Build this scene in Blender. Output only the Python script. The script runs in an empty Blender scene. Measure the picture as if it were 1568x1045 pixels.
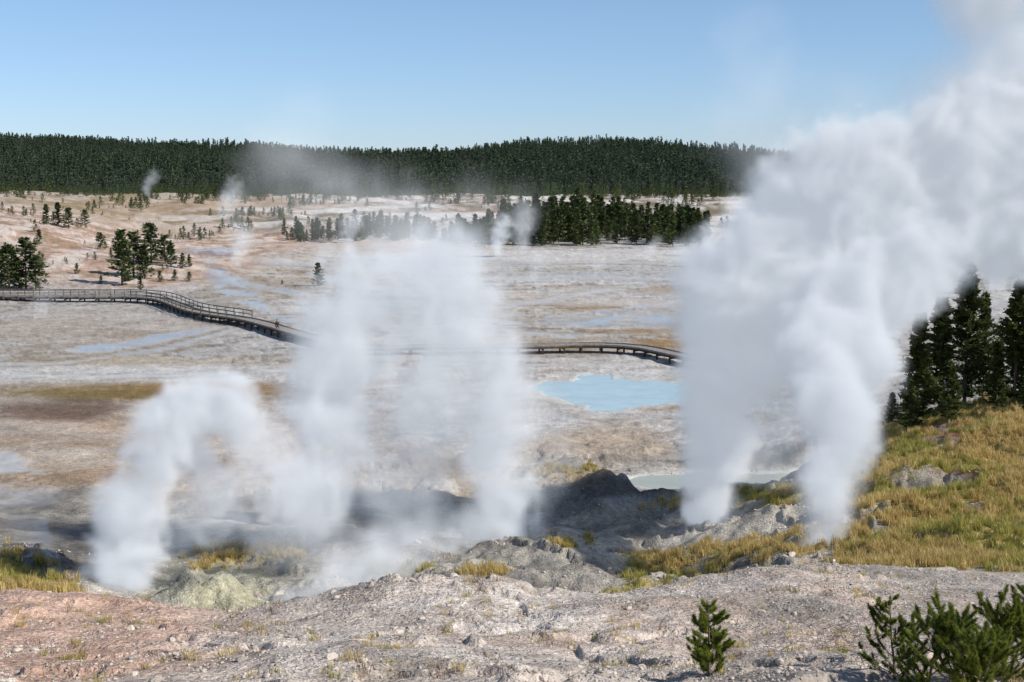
import bpy, math, numpy as np, random, time
from mathutils import Vector
T0=time.time()
random.seed(7); rng=np.random.default_rng(7)
sc=bpy.context.scene
H=22.0; F=2178.0; PIT=math.atan(272.5/F); CT,ST=math.cos(PIT),math.sin(PIT)

# ---------------------------------------------------------------- helpers between image pixels and world positions
def ray(u,v):
    a=(u-784.)/F; b=(522.5-v)/F
    return a, CT+b*ST, -ST+b*CT
def W(u,v,y):
    a,dy,dz=ray(u,v); s=y/dy
    return (a*s,y,H+dz*s)
def P(u,v,z=0.0):
    a,dy,dz=ray(u,v); s=(z-H)/dz
    return (a*s,dy*s,z)
def proj(x,y,z):
    dz=z-H
    f=y*CT-dz*ST; up=y*ST+dz*CT
    f=np.maximum(f,0.3)
    return 784+F*x/f, 522.5-F*up/f

# ---------------------------------------------------------------- noise
_p=rng.permutation(256); PERM=np.concatenate([_p,_p,_p]).astype(np.int32)
GR=rng.normal(size=(256,3)); GR/=np.linalg.norm(GR,axis=1)[:,None]; GR=GR.astype(np.float32)
def perlin(x,y,z):
    x=np.asarray(x,np.float32);y=np.asarray(y,np.float32);z=np.asarray(z,np.float32)
    xi=np.floor(x);yi=np.floor(y);zi=np.floor(z)
    fx=x-xi;fy=y-yi;fz=z-zi
    xi=xi.astype(np.int32)&255;yi=yi.astype(np.int32)&255;zi=zi.astype(np.int32)&255
    sx=fx*fx*fx*(fx*(fx*6-15)+10);sy=fy*fy*fy*(fy*(fy*6-15)+10);sz=fz*fz*fz*(fz*(fz*6-15)+10)
    out=0
    for i in (0,1):
        wx=sx if i else 1-sx
        A=PERM[(xi+i)&255]
        for j in (0,1):
            wy=sy if j else 1-sy
            B=PERM[(A+((yi+j)&255))]
            for k in (0,1):
                wz=sz if k else 1-sz
                g=GR[PERM[(B+((zi+k)&255))]]
                out=out+wx*wy*wz*(g[...,0]*(fx-i)+g[...,1]*(fy-j)+g[...,2]*(fz-k))
    return out*1.5
def perlin2(x,y,c):
    x=np.asarray(x,np.float32);y=np.asarray(y,np.float32)
    xi=np.floor(x);yi=np.floor(y);fx=x-xi;fy=y-yi
    xi=xi.astype(np.int32)&255;yi=yi.astype(np.int32)&255;c=int(c*37)&255
    sx=fx*fx*fx*(fx*(fx*6-15)+10);sy=fy*fy*fy*(fy*(fy*6-15)+10)
    out=0
    for i in (0,1):
        wx=sx if i else 1-sx
        A=PERM[((xi+i)&255)+c&255]
        for j in (0,1):
            wy=sy if j else 1-sy
            g=G2[PERM[(A+((yi+j)&255))]]
            out=out+wx*wy*(g[...,0]*(fx-i)+g[...,1]*(fy-j))
    return out*1.3
_a=rng.uniform(0,2*math.pi,256); G2=np.stack([np.cos(_a),np.sin(_a)],1).astype(np.float32)
def fbm2(x,y,s,o=4,seed=0.0,r=0.5):
    t=0;a=1;n=0
    x=x/s;y=y/s
    for i in range(o):
        t=t+a*perlin2(x+seed*13.7+i*5.3,y-seed*7.1+i*9.7,seed*3.3+i*1.7);n+=a;a*=r;x=x*2.03;y=y*2.03
    return t/n*1.6
def sstep(a,b,x):
    t=np.clip((x-a)/(b-a),0,1);return t*t*(3-2*t)

# ---------------------------------------------------------------- terrain table
YN=np.array([0.5,12,20,27,30,36,40,50,56,62,75,88,105,140,200,240,260,290,330,420,550,750,1000,1400,2000,2800,3400,4500,6000,9000.])
UN=[-1400,-400,0,250,400,600,800,900,1000,1100,1200,1300,1400,1568,2000,3000]
def L(y,v): return H-y*(v-250)/F
Z={}
def col(fg30,fg36,fg40,m50,m56,m62,m75,m88,m105,m140,far):
    return [20.3,17.2,14.7,13.15,fg30,fg36,fg40,m50,m56,m62,m75,m88,m105,m140]+far
def far(a240,a260,a290,a330,a420,a550,a750,a1000,a1400,a2000,a2800,tail=(20,5,5,0)):
    return [0,a240,a260,a290,a330,a420,a550,a750,a1000,a1400,a2000,a2800]+list(tail)
fL=far(1.5,4,7,9.5,9.5,8.5,6.0,2,6,28,72)
Z[-1400]=col(12.6,10.5,9,6.5,5.5,4.5,2.0,.3,0,0,fL)
Z[-400]=Z[-1400]
Z[0]=col(L(30,936),10.2,8.6,5.8,4.9,4.1,1.7,.2,0,0,far(.3,2.5,6,9.5,9.5,8.8,6.0,2,6,28,71))
Z[250]=col(L(30,950),9.8,7.9,4.4,3.2,2.4,1.0,.1,0,0,far(0,.8,1.6,1.0,.2,2.0,3.5,1,6,23,48))
Z[400]=col(L(30,961),9.5,7.6,4.0,2.9,2.4,1.3,.2,0,0,far(0,0,0,0,.1,1.6,3.2,.5,5,20,42))
Z[600]=col(L(30,932),9.8,7.9,4.4,3.6,2.9,1.4,.2,0,0,far(0,0,0,0,.3,2.2,3.8,0,5,14,30))
Z[800]=col(L(30,934),9.9,8.0,4.8,3.9,3.3,1.7,.3,0,0,far(0,0,0,.2,.6,2.2,3.8,0,6,24,51))
Z[900]=col(L(30,946),10.1,8.2,5.0,4.0,3.3,1.8,.4,0,0,far(0,0,0,.2,.6,2.2,4.2,0,6,26,58))
Z[1000]=col(12.6,L(36,937),8.9,5.4,4.2,3.2,1.8,.5,0,0,far(0,0,0,.2,.6,2.2,4.2,0,6,22,47))
Z[1100]=col(12.8,L(36,902),9.5,6.3,4.7,3.8,3.0,.8,.2,0,far(0,0,0,0,.3,1.9,3.6,0,6,18,37))
Z[1200]=col(12.9,11.5,L(40,868),7.3,6.1,4.8,3.0,1.4,.4,0,far(0,0,0,0,.3,1.2,2.5,0,5,14,28))
Z[1300]=col(12.9,11.3,L(40,878),7.5,6.4,5.6,4.5,3.8,2.6,.2,far(0,0,0,0,0,.5,2,0,5,12,22,(20,30,82,0)))
Z[1400]=col(12.8,11.1,L(40,890),7.75,7.2,6.9,6.8,6.2,4,.5,far(0,0,0,0,0,.5,2,0,5,12,18,(20,25,60,0)))
Z[1568]=col(12.6,10.9,L(40,914),7.7,7.6,7.6,7.9,6.9,5,1,far(0,0,0,0,0,.5,2,2,5,12,20))
Z[2000]=col(12.6,10.9,9.6,8.4,8.4,8.6,9.2,9,8,4,far(1,1,1,1,1,2,3,4,6,14,24))
Z[3000]=Z[2000]
NA,NY=560,900
ua=np.linspace(-1400,3000,NA); ly=np.linspace(math.log(.5),math.log(9000),NY)
tab0=np.array([np.interp(ly,np.log(YN),Z[u]) for u in UN])
tab=np.array([np.interp(ua,UN,tab0[:,j]) for j in range(NY)]).T
def blur(a,sig,ax):
    k=np.exp(-.5*(np.arange(-3*sig,3*sig+1)/sig)**2);k/=k.sum();r=len(k)//2
    pad=[(0,0),(0,0)];pad[ax]=(r,r);b=np.pad(a,pad,mode='edge')
    return np.apply_along_axis(lambda m:np.convolve(m,k,mode='valid'),ax,b)
tab=blur(blur(tab,5,0),3,1)
def base(x,y):
    r=np.maximum(y,.5)
    u=784+F*x/r
    fi=np.clip((u+1400)/4400*(NA-1),0,NA-1.001);fj=np.clip((np.log(r)-ly[0])/(ly[-1]-ly[0])*(NY-1),0,NY-1.001)
    i=fi.astype(int);j=fj.astype(int);a=fi-i;b=fj-j
    return tab[i,j]*(1-a)*(1-b)+tab[i+1,j]*a*(1-b)+tab[i,j+1]*(1-a)*b+tab[i+1,j+1]*a*b
def MND(x,y,cx,cy,rx,ry,h): 
    return h*np.exp(-((x-cx)/rx)**2-((y-cy)/ry)**2)
def hgt(x,y,fine=True):
    x=np.atleast_1d(np.asarray(x,float));y=np.atleast_1d(np.asarray(y,float))
    z=base(x,y)
    n1=fbm2(x,y,9,5,1.0);n2=fbm2(x,y,1.6,4,2.0);n3=fbm2(x,y,70,4,3.0);n4=fbm2(x,y,400,3,4.);n5=fbm2(x,y,28,4,5.)
    rid=1-np.abs(fbm2(x,y,12,4,8.))*2; rd2=1-np.abs(fbm2(x,y,4,4,9.))*2
    led=sstep(0,.05,fbm2(x,y,7,5,14.,.6)); led2=sstep(0,.06,fbm2(x,y,20,6,15.,.6))
    near=1-sstep(38,48,y); mid=sstep(42,56,y)*(1-sstep(95,125,y)); bas=sstep(95,125,y)*(1-sstep(380,480,y)); hl=sstep(400,520,y)*(1-sstep(850,1050,y)); fr=sstep(950,1300,y)
    lq=1-sstep(-20,-11,x*80/np.maximum(y,1))*1.0; mid=mid*(1-.75*lq*sstep(64,76,y))
    z=z+near*(.34*n1+.10*n2+.11*led+.06*rd2)+mid*(.7*n1+.5*(rid-.4)+.22*(rd2-.3)+.10*n2+.28*led)+bas*(.12*n3+.05*n1+.14*led2+.04*rd2)+hl*(2.4*n3+1.8*n5+.4*n1)+fr*(9*n4+3*n3)
    lh=sstep(245,300,y)*(1-sstep(420,520,y))*(1-sstep(-55,-40,x)); z=z+lh*(1.3*n3+1.0*n5+.4*n1)
    m=W(325,905,57); z=z+MND(x,y,m[0],m[1],2.0,2.6,1.7)+.45*MND(x,y,m[0],m[1],2.6,2.6,1)*(n2+.5*rd2)
    for (u,v,yy,rx,ry,hh) in [(955,745,91,2.4,2.6,1.5),(930,800,82,2.6,2.2,1.2),(700,860,70,4,4,.7),(600,930,30,3.4,2.5,.25),(720,930,30,1.4,1.5,.15),(1085,800,75,1.6,1.4,.35),(1170,830,70,2.4,1.6,.6),(1390,800,66,1.6,1.4,.5),(820,860,66,2.4,2,.7),(1000,800,76,2,1.4,.7),(880,900,60,2,2,.5)]:
        m=W(u,v,yy); z=z+MND(x,y,m[0],m[1],rx,ry,hh)*(1+.35*rd2)
    for (cx,cy,rx,ry,zz) in POOLS:
        d=((x-cx)/rx)**2+((y-cy)/ry)**2
        d=d*(1+.9*fbm2(x,y,7,3,16.))+.3*fbm2(x,y,2.2,3,17.)
        w=1-sstep(.9,1.35,d); w2=1-sstep(1.2,4.5,d); z=z*(1-w2)+w2*(zz+.07+.03*n2); z=z*(1-w)+w*(zz-.2)
    return z
c1=P(960,600,.0); c2=W(1100,739,96)
POOLS=[(c1[0],c1[1],8.6,7.0,-.02),(c2[0],c2[1],5.6,3.0,c2[2])]

def G(u,v,y0=14,y1=4000):
    ys=np.exp(np.linspace(math.log(y0),math.log(y1),1500))
    a,dy,dz=ray(u,v)
    xs=a*ys/dy; zs=H+dz*ys/dy
    h=hgt(xs,ys); k=np.argmax(h>=zs)
    if h[k]<zs[k]: return None
    return (float(xs[k]),float(ys[k]),float(h[k]))

# ---------------------------------------------------------------- zones
def blob(U,V,u,v,ru,rv,n,soft=.5,rot=0.):
    a=math.radians(rot);dx=U-u;dv=V-v
    p=dx*math.cos(a)+dv*math.sin(a);q=-dx*math.sin(a)+dv*math.cos(a)
    d=np.sqrt((p/ru)**2+(q/rv)**2)
    return 1-sstep(1-soft,1+soft,d+n*.55)
def line(U,V,pts,w,n):
    d=np.full_like(U,1e9)
    for (a,b,wa),(c,e,wb) in zip(pts[:-1],pts[1:]):
        t=np.clip(((U-a)*(c-a)+((V-b)*4)*(e-b)*4)/((c-a)**2+16*(e-b)**2),0,1)
        dd=np.sqrt((U-a-t*(c-a))**2*.06+(V-b-t*(e-b))**2)/(wa+(wb-wa)*t)
        d=np.minimum(d,dd)
    return 1-sstep(.5,1.1,d+n)
def grassmask(x,y,z):
    U,V=proj(x,y,z); n=fbm2(x,y,5,4,11.); n2=fbm2(x,y,1.5,3,12.)
    g=sstep(1250,1340,U+60*n)*sstep(43,49,y+3*n2)*(1-sstep(84,96,y))*sstep(-.5,.0,1.1*n+.5*n2+.12)
    m=(y>44)&(y<100)
    for (u,v,ru,rv,r) in [(370,850,90,16,-4),(975,905,85,24,-25),(1010,862,60,16,0),(1180,838,120,18,-4),(905,708,90,15,-8),(30,885,60,34,0),(105,908,30,18,0),(1050,768,75,12,-6),(740,880,40,10,0),(1200,760,90,14,0),(590,870,60,8,0),(880,830,40,8,0),(1330,810,60,40,0),(820,930,30,14,0),(1090,870,50,8,-10)]:
        g=np.maximum(g,m*blob(U,V,u,v,ru,rv,n*1.3+.6*n2,.45,r)*sstep(-.35,.1,n2+.1))
    return np.clip(g,0,1)

def ground_color(x,y,z):
    U,V=proj(x,y,z)
    n30=fbm2(x,y,30,5,21.);n8=fbm2(x,y,8,6,22.,.6);n2=fbm2(x,y,2,4,23.,.6);n100=fbm2(x,y,110,5,24.)
    wx=6*fbm2(x,y,25,3,27.)
    st=fbm2(x*.30+y*.10,y+wx,15,7,25.,.66); st2=fbm2(x*.28-y*.15,y-wx,6,6,26.,.66)
    C=np.zeros(x.shape+(3,))
    def c(*a): return np.array(a)
    def mix(m,colr):
        nonlocal C
        m=np.clip(m,0,1)[...,None]; C=C*(1-m)+m*np.asarray(colr)
    C[:]=c(.46,.43,.39)
    mix(sstep(-.2,.5,n30),c(.50,.475,.44)); mix(sstep(.0,.3,st)*.85,c(.59,.565,.535)); mix(sstep(.02,.3,st2)*.6,c(.39,.355,.31))
    mix(sstep(.10,.33,-st+.3*n8)*.6,c(.41,.33,.24)); mix(sstep(.15,.42,n100+.4*st2)*.4,c(.46,.34,.22)); mix(sstep(.0,.3,-n100)*.5,c(.46,.45,.435))
    mix((1-sstep(.012,.05,np.abs(st+.06)))*.65*sstep(100,140,y),c(.13,.105,.08)); mix((1-sstep(.01,.04,np.abs(st2-.12)))*.55*sstep(100,140,y),c(.19,.16,.12))
    wet=np.zeros_like(x)
    b=lambda *a,**k:blob(U,V,*a,**k)
    F_=(y>85)&(y<420)
    nn=st+.5*n8
    mix(F_*b(200,700,330,90,nn*.6)*.8,c(.50,.365,.25)); mix(F_*b(200,700,330,90,nn)*sstep(.0,.3,st2)*.8,c(.56,.48,.40)); mix(F_*b(250,700,380,90,nn)*sstep(.1,.3,-st2)*.6,c(.34,.22,.13))
    mix(F_*b(60,740,90,60,nn)*.8*sstep(-.2,.2,n8),c(.49,.46,.42)); 
    mix(F_*b(205,598,230,14,nn*1.0,soft=.45)*.9,c(.24,.16,.055)); mix(F_*b(160,606,160,8,nn*1.4)*.7,c(.19,.14,.05)); mix(F_*b(330,594,100,9,nn*.9)*.85,c(.31,.16,.06)); mix(F_*b(90,627,160,15,nn*1.4)*.85,c(.13,.08,.055)); mix(F_*b(200,642,220,8,nn*1.8)*.6,c(.17,.10,.06))
    mix(F_*b(200,572,420,13,nn)*.8,c(.60,.58,.55)); mix(F_*b(200,551,420,10,nn)*.7*sstep(-.2,.2,st),c(.44,.36,.25)); mix(F_*b(130,500,200,30,nn*1.2)*.6,c(.42,.35,.28))
    for pts,k in [([(-60,548,6),(120,540,7),(230,522,7),(335,500,5)],.9),([(-60,560,3),(100,556,3),(250,535,3),(360,505,3)],.7),([(-60,575,3),(200,577,2.5),(450,567,2)],.6),([(320,400,5),(350,440,8),(400,470,7),(440,490,4)],.85),([(350,430,4),(480,455,4),(560,480,3)],.7),
                  ([(880,500,3),(960,484,5),(1000,486,7),(1040,505,4)],.9),([(0,700,12),(20,760,16),(60,830,10),(70,880,5)],.7),([(480,420,4),(560,440,5),(700,450,4)],.7),([(840,485,2),(980,470,2),(1100,455,2)],.8),([(700,395,2),(900,402,2.5),(1120,405,2)],.6),([(520,760,10),(580,790,8)],.8),([(850,640,3),(930,650,3),(1010,640,2)],.6),([(780,470,3),(860,455,3),(960,440,3),(1080,430,2)],.7),([(60,800,6),(75,850,5),(80,900,4)],.8),([(760,505,2),(860,515,3),(960,512,2.5)],.7),([(560,470,3),(700,485,3),(820,500,3)],.7)]:
        l=line(U,V,pts,1,nn*1.1+.3*n2)*(y>60)*sstep(-.35,.05,st2+.4*n8+.12)
        mix(l*.9*k,c(.44,.465,.48)); wet=np.maximum(wet,l*k)
        e=line(U,V,[(p[0],p[1],p[2]*2.4) for p in pts],1,nn*1.0)*(y>60)*(1-l); mix(e*.5*k,c(.30,.23,.16))
    mix(F_*b(900,392,420,9,nn)*.8,c(.61,.58,.545)); 
    for (u,v,ru,rv) in [(1030,525,60,9),(1040,445,60,4),(960,508,70,5),(1010,585,40,5),(1045,500,30,8),(900,470,50,4),(830,600,30,8),(1010,625,50,4),(870,530,60,5)]:
        mix(F_*b(u,v,ru,rv,nn*1.4)*.8,c(.29,.165,.05))
    mix(F_*b(450,375,230,9,nn)*.8,c(.52,.44,.38)); mix(F_*b(240,347,130,5,nn)*.9,c(.50,.28,.15))
    w=F_*b(325,386,60,7,nn*1.0); mix(w*.9,c(.27,.35,.43)); wet=np.maximum(wet,w)
    w=F_*b(620,405,180,10,nn*2.2)*.9; mix(w*.7,c(.46,.48,.49)); wet=np.maximum(wet,w*.7)
    w=F_*b(930,425,160,7,nn*2.4)*.9; mix(w*.6,c(.46,.48,.49)); wet=np.maximum(wet,w*.6)
    w=F_*b(980,490,120,16,nn*2.6)*.8; mix(w*.6,c(.43,.46,.48)); wet=np.maximum(wet,w*.7)
    mix(F_*b(940,455,160,14,nn)*.5,c(.59,.56,.53)); mix(F_*b(930,680,110,30,nn)*.7,c(.46,.35,.25))
    lh=sstep(235,262,y+8*n8)*(1-sstep(430,520,y))*(1-sstep(-66,-50,x+6*n8))
    mix(lh,c(.54,.38,.30)); mix(lh*sstep(-.1,.2,n8),c(.62,.53,.46)); mix(lh*sstep(.05,.3,-n8+.5*n30)*.7,c(.38,.24,.15)); mix(lh*sstep(.1,.3,n2-.5*n8)*.5,c(.20,.17,.10))
    ph=sstep(430,500,y+40*n100)*(1-sstep(950,1050,y))
    mix(ph,c(.45,.37,.305)); mix(ph*sstep(-.05,.2,n30),c(.62,.58,.54)); mix(ph*sstep(-.05,.2,-n30+.8*n8-.1)*.85,c(.18,.155,.095)); mix(ph*sstep(.1,.3,n100)*.5,c(.51,.36,.27)); mix(ph*(1-sstep(-150,-60,x))*.5,c(.37,.26,.14))
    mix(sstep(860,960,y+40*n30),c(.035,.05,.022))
    mix(sstep(3600,4200,y),c(.10,.15,.22))  # far hills turn blue: distance haze painted into the ground colour
    yl=98-12*(1-sstep(380,470,U+60*n8))
    md=sstep(40,50,y)*(1-sstep(yl,yl+10,y+4*n8)); mix(md,c(.37,.34,.29)); mix(md*sstep(.0,.3,n8),c(.50,.455,.395)); mix(md*sstep(.0,.25,-n8+.4*n2)*.75,c(.18,.165,.15)); mix(md*sstep(.12,.32,n30-.4*n2)*.6,c(.43,.31,.19))
    M_=(y>44)&(y<104)
    for (u,v,ru,rv,r) in [(930,750,75,22,0),(880,775,60,16,-10),(1090,700,120,14,0),(750,905,130,24,5),(560,790,150,36,0),(1040,905,110,10,-18),(1350,745,60,28,20),(110,820,100,42,0),(1180,690,60,20,0)]:
        mix(M_*b(u,v,ru,rv,n8*1.3,rot=r)*.8,c(.13,.12,.11))  # dark gravel slopes, plus plume shadows painted into the ground left and centre
    mix(M_*b(325,905,95,45,n2*.8)*.8,c(.38,.37,.27)); mix(M_*b(290,890,35,16,n2*.8)*.7,c(.12,.12,.115)); mix(M_*b(330,915,60,25,n2*1.8)*.7,c(.46,.43,.29))
    mix(M_*b(1505,655,90,14,n8)*.8,c(.20,.10,.05)); mix(M_*b(1500,718,60,8,n8)*.8,c(.14,.08,.04)); mix(M_*b(1450,860,110,8,n8)*.8,c(.10,.08,.05))
    mix(M_*b(980,770,60,10,n8)*.6,c(.55,.53,.50)); mix(M_*b(985,720,40,12,n8)*.6,c(.5,.46,.41))
    g=grassmask(x,y,z); gc=np.clip(.65+n8*1.4,0,1)[...,None]; gcol=gc*c(.38,.29,.10)+(1-gc)*c(.24,.22,.06)
    mm=(g*.9)[...,None]; C=C*(1-mm)+mm*gcol
    mix(M_*b(1490,668,100,10,n8*1.2)*.7,c(.22,.11,.05)); mix(M_*b(1500,722,70,7,n8*1.4)*.7,c(.17,.09,.04)); mix(M_*b(1440,862,120,6,n8*1.4)*.8,c(.10,.075,.05))
    for (cx,cy,rx,ry,zz) in POOLS:
        d=((x-cx)/rx)**2+((y-cy)/ry)**2
        d=d*(1+.9*fbm2(x,y,7,3,16.))+.3*fbm2(x,y,2.2,3,17.)
        mix((1-sstep(1.35,2.6,d))*.9,c(.56,.54,.50)); mix((1-sstep(1.0,1.5,d)),c(.47,.53,.52)); wet=np.maximum(wet,.8*(1-sstep(1.2,1.7,d)))
    fg=1-sstep(41,46,y+2*n2); mix(fg,c(.52,.45,.385)); mix(fg*sstep(.0,.35,n8)*.85,c(.60,.54,.48)); mix(fg*sstep(.0,.35,-n2+.4*n8)*.6,c(.39,.32,.26))
    mix(fg*sstep(-.05,.3,n30-.3*n2)*.6,c(.54,.41,.32))
    mix(fg*(1-sstep(150,480,U+90*n8))*sstep(15,19,y)*.85,c(.58,.38,.28)); mix(fg*sstep(1150,1300,U)*sstep(.0,.3,n8+.2)*.6,c(.55,.41,.325))
    mix(fg*sstep(1000,1200,U)*sstep(.05,.3,-n8)*.55,c(.33,.30,.265))
    C*= (1+.14*n2+.09*n8)[...,None]
    return np.clip(C,.01,.8),wet,g

# ---------------------------------------------------------------- material helpers
def newmat(name):
    m=bpy.data.materials.new(name); m.use_nodes=True; return m,m.node_tree.nodes,m.node_tree.links,m.node_tree.nodes['Principled BSDF']
def simple(name,colr,rough=.8,var=.25,scale=6.,spec=.2,bump=0):
    m,N,Lk,b=newmat(name)
    b.inputs['Roughness'].default_value=rough; b.inputs['Specular IOR Level'].default_value=spec
    t=N.new('ShaderNodeTexNoise'); t.inputs['Scale'].default_value=scale; t.inputs['Detail'].default_value=3
    tc=N.new('ShaderNodeTexCoord'); Lk.new(tc.outputs['Object'],t.inputs['Vector'])
    oi=N.new('ShaderNodeObjectInfo'); ad=N.new('ShaderNodeMath'); ad.operation='MULTIPLY_ADD'; Lk.new(oi.outputs['Random'],ad.inputs[0]); ad.inputs[1].default_value=.3; ad.inputs[2].default_value=-.15
    a2=N.new('ShaderNodeMath'); Lk.new(t.outputs['Fac'],a2.inputs[0]); Lk.new(ad.outputs[0],a2.inputs[1])
    r=N.new('ShaderNodeValToRGB'); r.color_ramp.elements[0].position=.3; r.color_ramp.elements[1].position=.7
    r.color_ramp.elements[0].color=tuple(x*(1-var) for x in colr)+(1,); r.color_ramp.elements[1].color=tuple(min(1,x*(1+var)) for x in colr)+(1,)
    Lk.new(a2.outputs[0],r.inputs['Fac']); Lk.new(r.outputs['Color'],b.inputs['Base Color'])
    if bump:
        bp=N.new('ShaderNodeBump'); bp.inputs['Strength'].default_value=bump; bp.inputs['Distance'].default_value=.02
        Lk.new(t.outputs['Fac'],bp.inputs['Height']); Lk.new(bp.outputs['Normal'],b.inputs['Normal'])
    return m
def foliage(name,c0,c1,trans=.25,scale=1.2):
    m,N,Lk,b=newmat(name)
    oi=N.new('ShaderNodeObjectInfo'); tc=N.new('ShaderNodeTexCoord')
    t=N.new('ShaderNodeTexNoise'); t.inputs['Scale'].default_value=scale; t.inputs['Detail'].default_value=2; Lk.new(tc.outputs['Object'],t.inputs['Vector'])
    ad=N.new('ShaderNodeMath'); ad.operation='MULTIPLY_ADD'; Lk.new(oi.outputs['Random'],ad.inputs[0]); ad.inputs[1].default_value=.35; Lk.new(t.outputs['Fac'],ad.inputs[2])
    r=N.new('ShaderNodeValToRGB'); r.color_ramp.elements[0].position=.4; r.color_ramp.elements[1].position=.9
    r.color_ramp.elements[0].color=c0+(1,); r.color_ramp.elements[1].color=c1+(1,)
    Lk.new(ad.outputs[0],r.inputs['Fac']); Lk.new(r.outputs['Color'],b.inputs['Base Color'])
    b.inputs['Roughness'].default_value=.6; b.inputs['Specular IOR Level'].default_value=.25
    if trans>0:
        tr=N.new('ShaderNodeBsdfTranslucent'); Lk.new(r.outputs['Color'],tr.inputs['Color'])
        mx=N.new('ShaderNodeMixShader'); mx.inputs[0].default_value=trans
        Lk.new(b.outputs[0],mx.inputs[1]); Lk.new(tr.outputs[0],mx.inputs[2]); Lk.new(mx.outputs[0],N['Material Output'].inputs['Surface'])
    return m
def mesh_from(name,verts,faces,mats=None,fm=None,link=True,smooth=False):
    me=bpy.data.meshes.new(name); me.from_pydata([tuple(v) for v in verts],[],faces)
    for m in (mats or []): me.materials.append(m)
    if fm is not None: me.polygons.foreach_set('material_index',np.array(fm,dtype=np.int32))
    if smooth: me.polygons.foreach_set('use_smooth',np.ones(len(me.polygons),bool))
    me.update(); o=bpy.data.objects.new(name,me)
    if link: sc.collection.objects.link(o)
    return o

# ---------------------------------------------------------------- ground mesh
angF=np.radians(np.linspace(-29,29,950)); angB=np.radians(np.linspace(29,331,90))[1:-1]
ang=np.concatenate([angF,angB]); nA=len(ang)
rad=np.concatenate([[.6,1.5,3,4.5],np.exp(np.linspace(math.log(6.),math.log(13),30)),np.exp(np.linspace(math.log(13.1),math.log(120),540)),np.exp(np.linspace(math.log(120.7),math.log(9000),480))]); nR=len(rad)
A_,R_=np.meshgrid(ang,rad)
X=(R_*np.sin(A_)).ravel(); Yv=(R_*np.cos(A_)).ravel()
ab=np.abs(np.where(A_.ravel()>math.pi,A_.ravel()-2*math.pi,A_.ravel()))
side=20.3-np.minimum(R_.ravel()*.02,3)
wb=sstep(math.radians(50),math.radians(80),ab)
Ye=np.maximum(Yv,.5)
Zv=hgt(X,Ye)*(1-wb)+side*wb
CC,wet,gm=ground_color(X,Ye,Zv)
me=bpy.data.meshes.new('ground')
nv=len(X); me.vertices.add(nv); me.vertices.foreach_set('co',np.stack([X,Yv,Zv],1).astype(np.float32).ravel())
ii,jj=np.meshgrid(np.arange(nR-1),np.arange(nA),indexing='ij'); j2=(jj+1)%nA
q=np.stack([ii*nA+jj,ii*nA+j2,(ii+1)*nA+j2,(ii+1)*nA+jj],-1).reshape(-1,4)[:,::-1]
nf=len(q); me.loops.add(nf*4); me.loops.foreach_set('vertex_index',q.astype(np.int32).ravel())
me.polygons.add(nf); me.polygons.foreach_set('loop_start',(np.arange(nf)*4).astype(np.int32)); me.polygons.foreach_set('loop_total',np.full(nf,4,np.int32))
me.update(calc_edges=True); me.polygons.foreach_set('use_smooth',np.ones(nf,bool))
a=me.attributes.new('Col','FLOAT_COLOR','POINT'); a.data.foreach_set('color',np.concatenate([CC,np.ones((nv,1))],1).astype(np.float32).ravel())
a=me.attributes.new('wet','FLOAT','POINT'); a.data.foreach_set('value',wet.astype(np.float32))
ground=bpy.data.objects.new('ground',me); sc.collection.objects.link(ground)
m,N,Lk,b=newmat('sinter_ground')
at=N.new('ShaderNodeAttribute'); at.attribute_name='Col'; aw=N.new('ShaderNodeAttribute'); aw.attribute_name='wet'
tc=N.new('ShaderNodeTexCoord')
def noise(scale,det=6,rough=.6):
    t=N.new('ShaderNodeTexNoise'); t.inputs['Scale'].default_value=scale; t.inputs['Detail'].default_value=det; t.inputs['Roughness'].default_value=rough; Lk.new(tc.outputs['Object'],t.inputs['Vector']); return t
def mr(src,a,b_,c_,d):
    k=N.new('ShaderNodeMapRange'); Lk.new(src,k.inputs[0]); 
    for i,v in zip((1,2,3,4),(a,b_,c_,d)): k.inputs[i].default_value=v
    return k.outputs[0]
def math_(op,a,b_):
    k=N.new('ShaderNodeMath'); k.operation=op
    for i,v in ((0,a),(1,b_)):
        if isinstance(v,(int,float)): k.inputs[i].default_value=v
        else: Lk.new(v,k.inputs[i])
    return k.outputs[0]
n0=noise(.45,6,.72); n1=noise(2.2,6,.7); n2=noise(14,2,.65)
vo=N.new('ShaderNodeTexVoronoi'); vo.inputs['Scale'].default_value=9; Lk.new(tc.outputs['Object'],vo.inputs['Vector'])
vo2=N.new('ShaderNodeTexVoronoi'); vo2.inputs['Scale'].default_value=24; Lk.new(tc.outputs['Object'],vo2.inputs['Vector'])
sep=N.new('ShaderNodeSeparateColor'); Lk.new(vo.outputs['Color'],sep.inputs[0])
sep2=N.new('ShaderNodeSeparateColor'); Lk.new(vo2.outputs['Color'],sep2.inputs[0])
f=math_('MULTIPLY',mr(n0.outputs['Fac'],.36,.64,.80,1.16),mr(n1.outputs['Fac'],.35,.65,.78,1.20)); f=math_('MULTIPLY',f,mr(n2.outputs['Fac'],.35,.65,.84,1.16))
f=math_('MULTIPLY',f,mr(sep.outputs[0],0,1,.84,1.14)); f=math_('MULTIPLY',f,mr(sep2.outputs[0],0,1,.78,1.2))
vm=N.new('ShaderNodeVectorMath'); vm.operation='SCALE'; Lk.new(at.outputs['Color'],vm.inputs[0]); Lk.new(f,vm.inputs['Scale'])
mxw=N.new('ShaderNodeMix'); mxw.data_type='RGBA'; Lk.new(aw.outputs['Fac'],mxw.inputs['Factor']); Lk.new(vm.outputs[0],mxw.inputs['A']); Lk.new(at.outputs['Color'],mxw.inputs['B'])
Lk.new(mxw.outputs['Result'],b.inputs['Base Color'])
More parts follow.
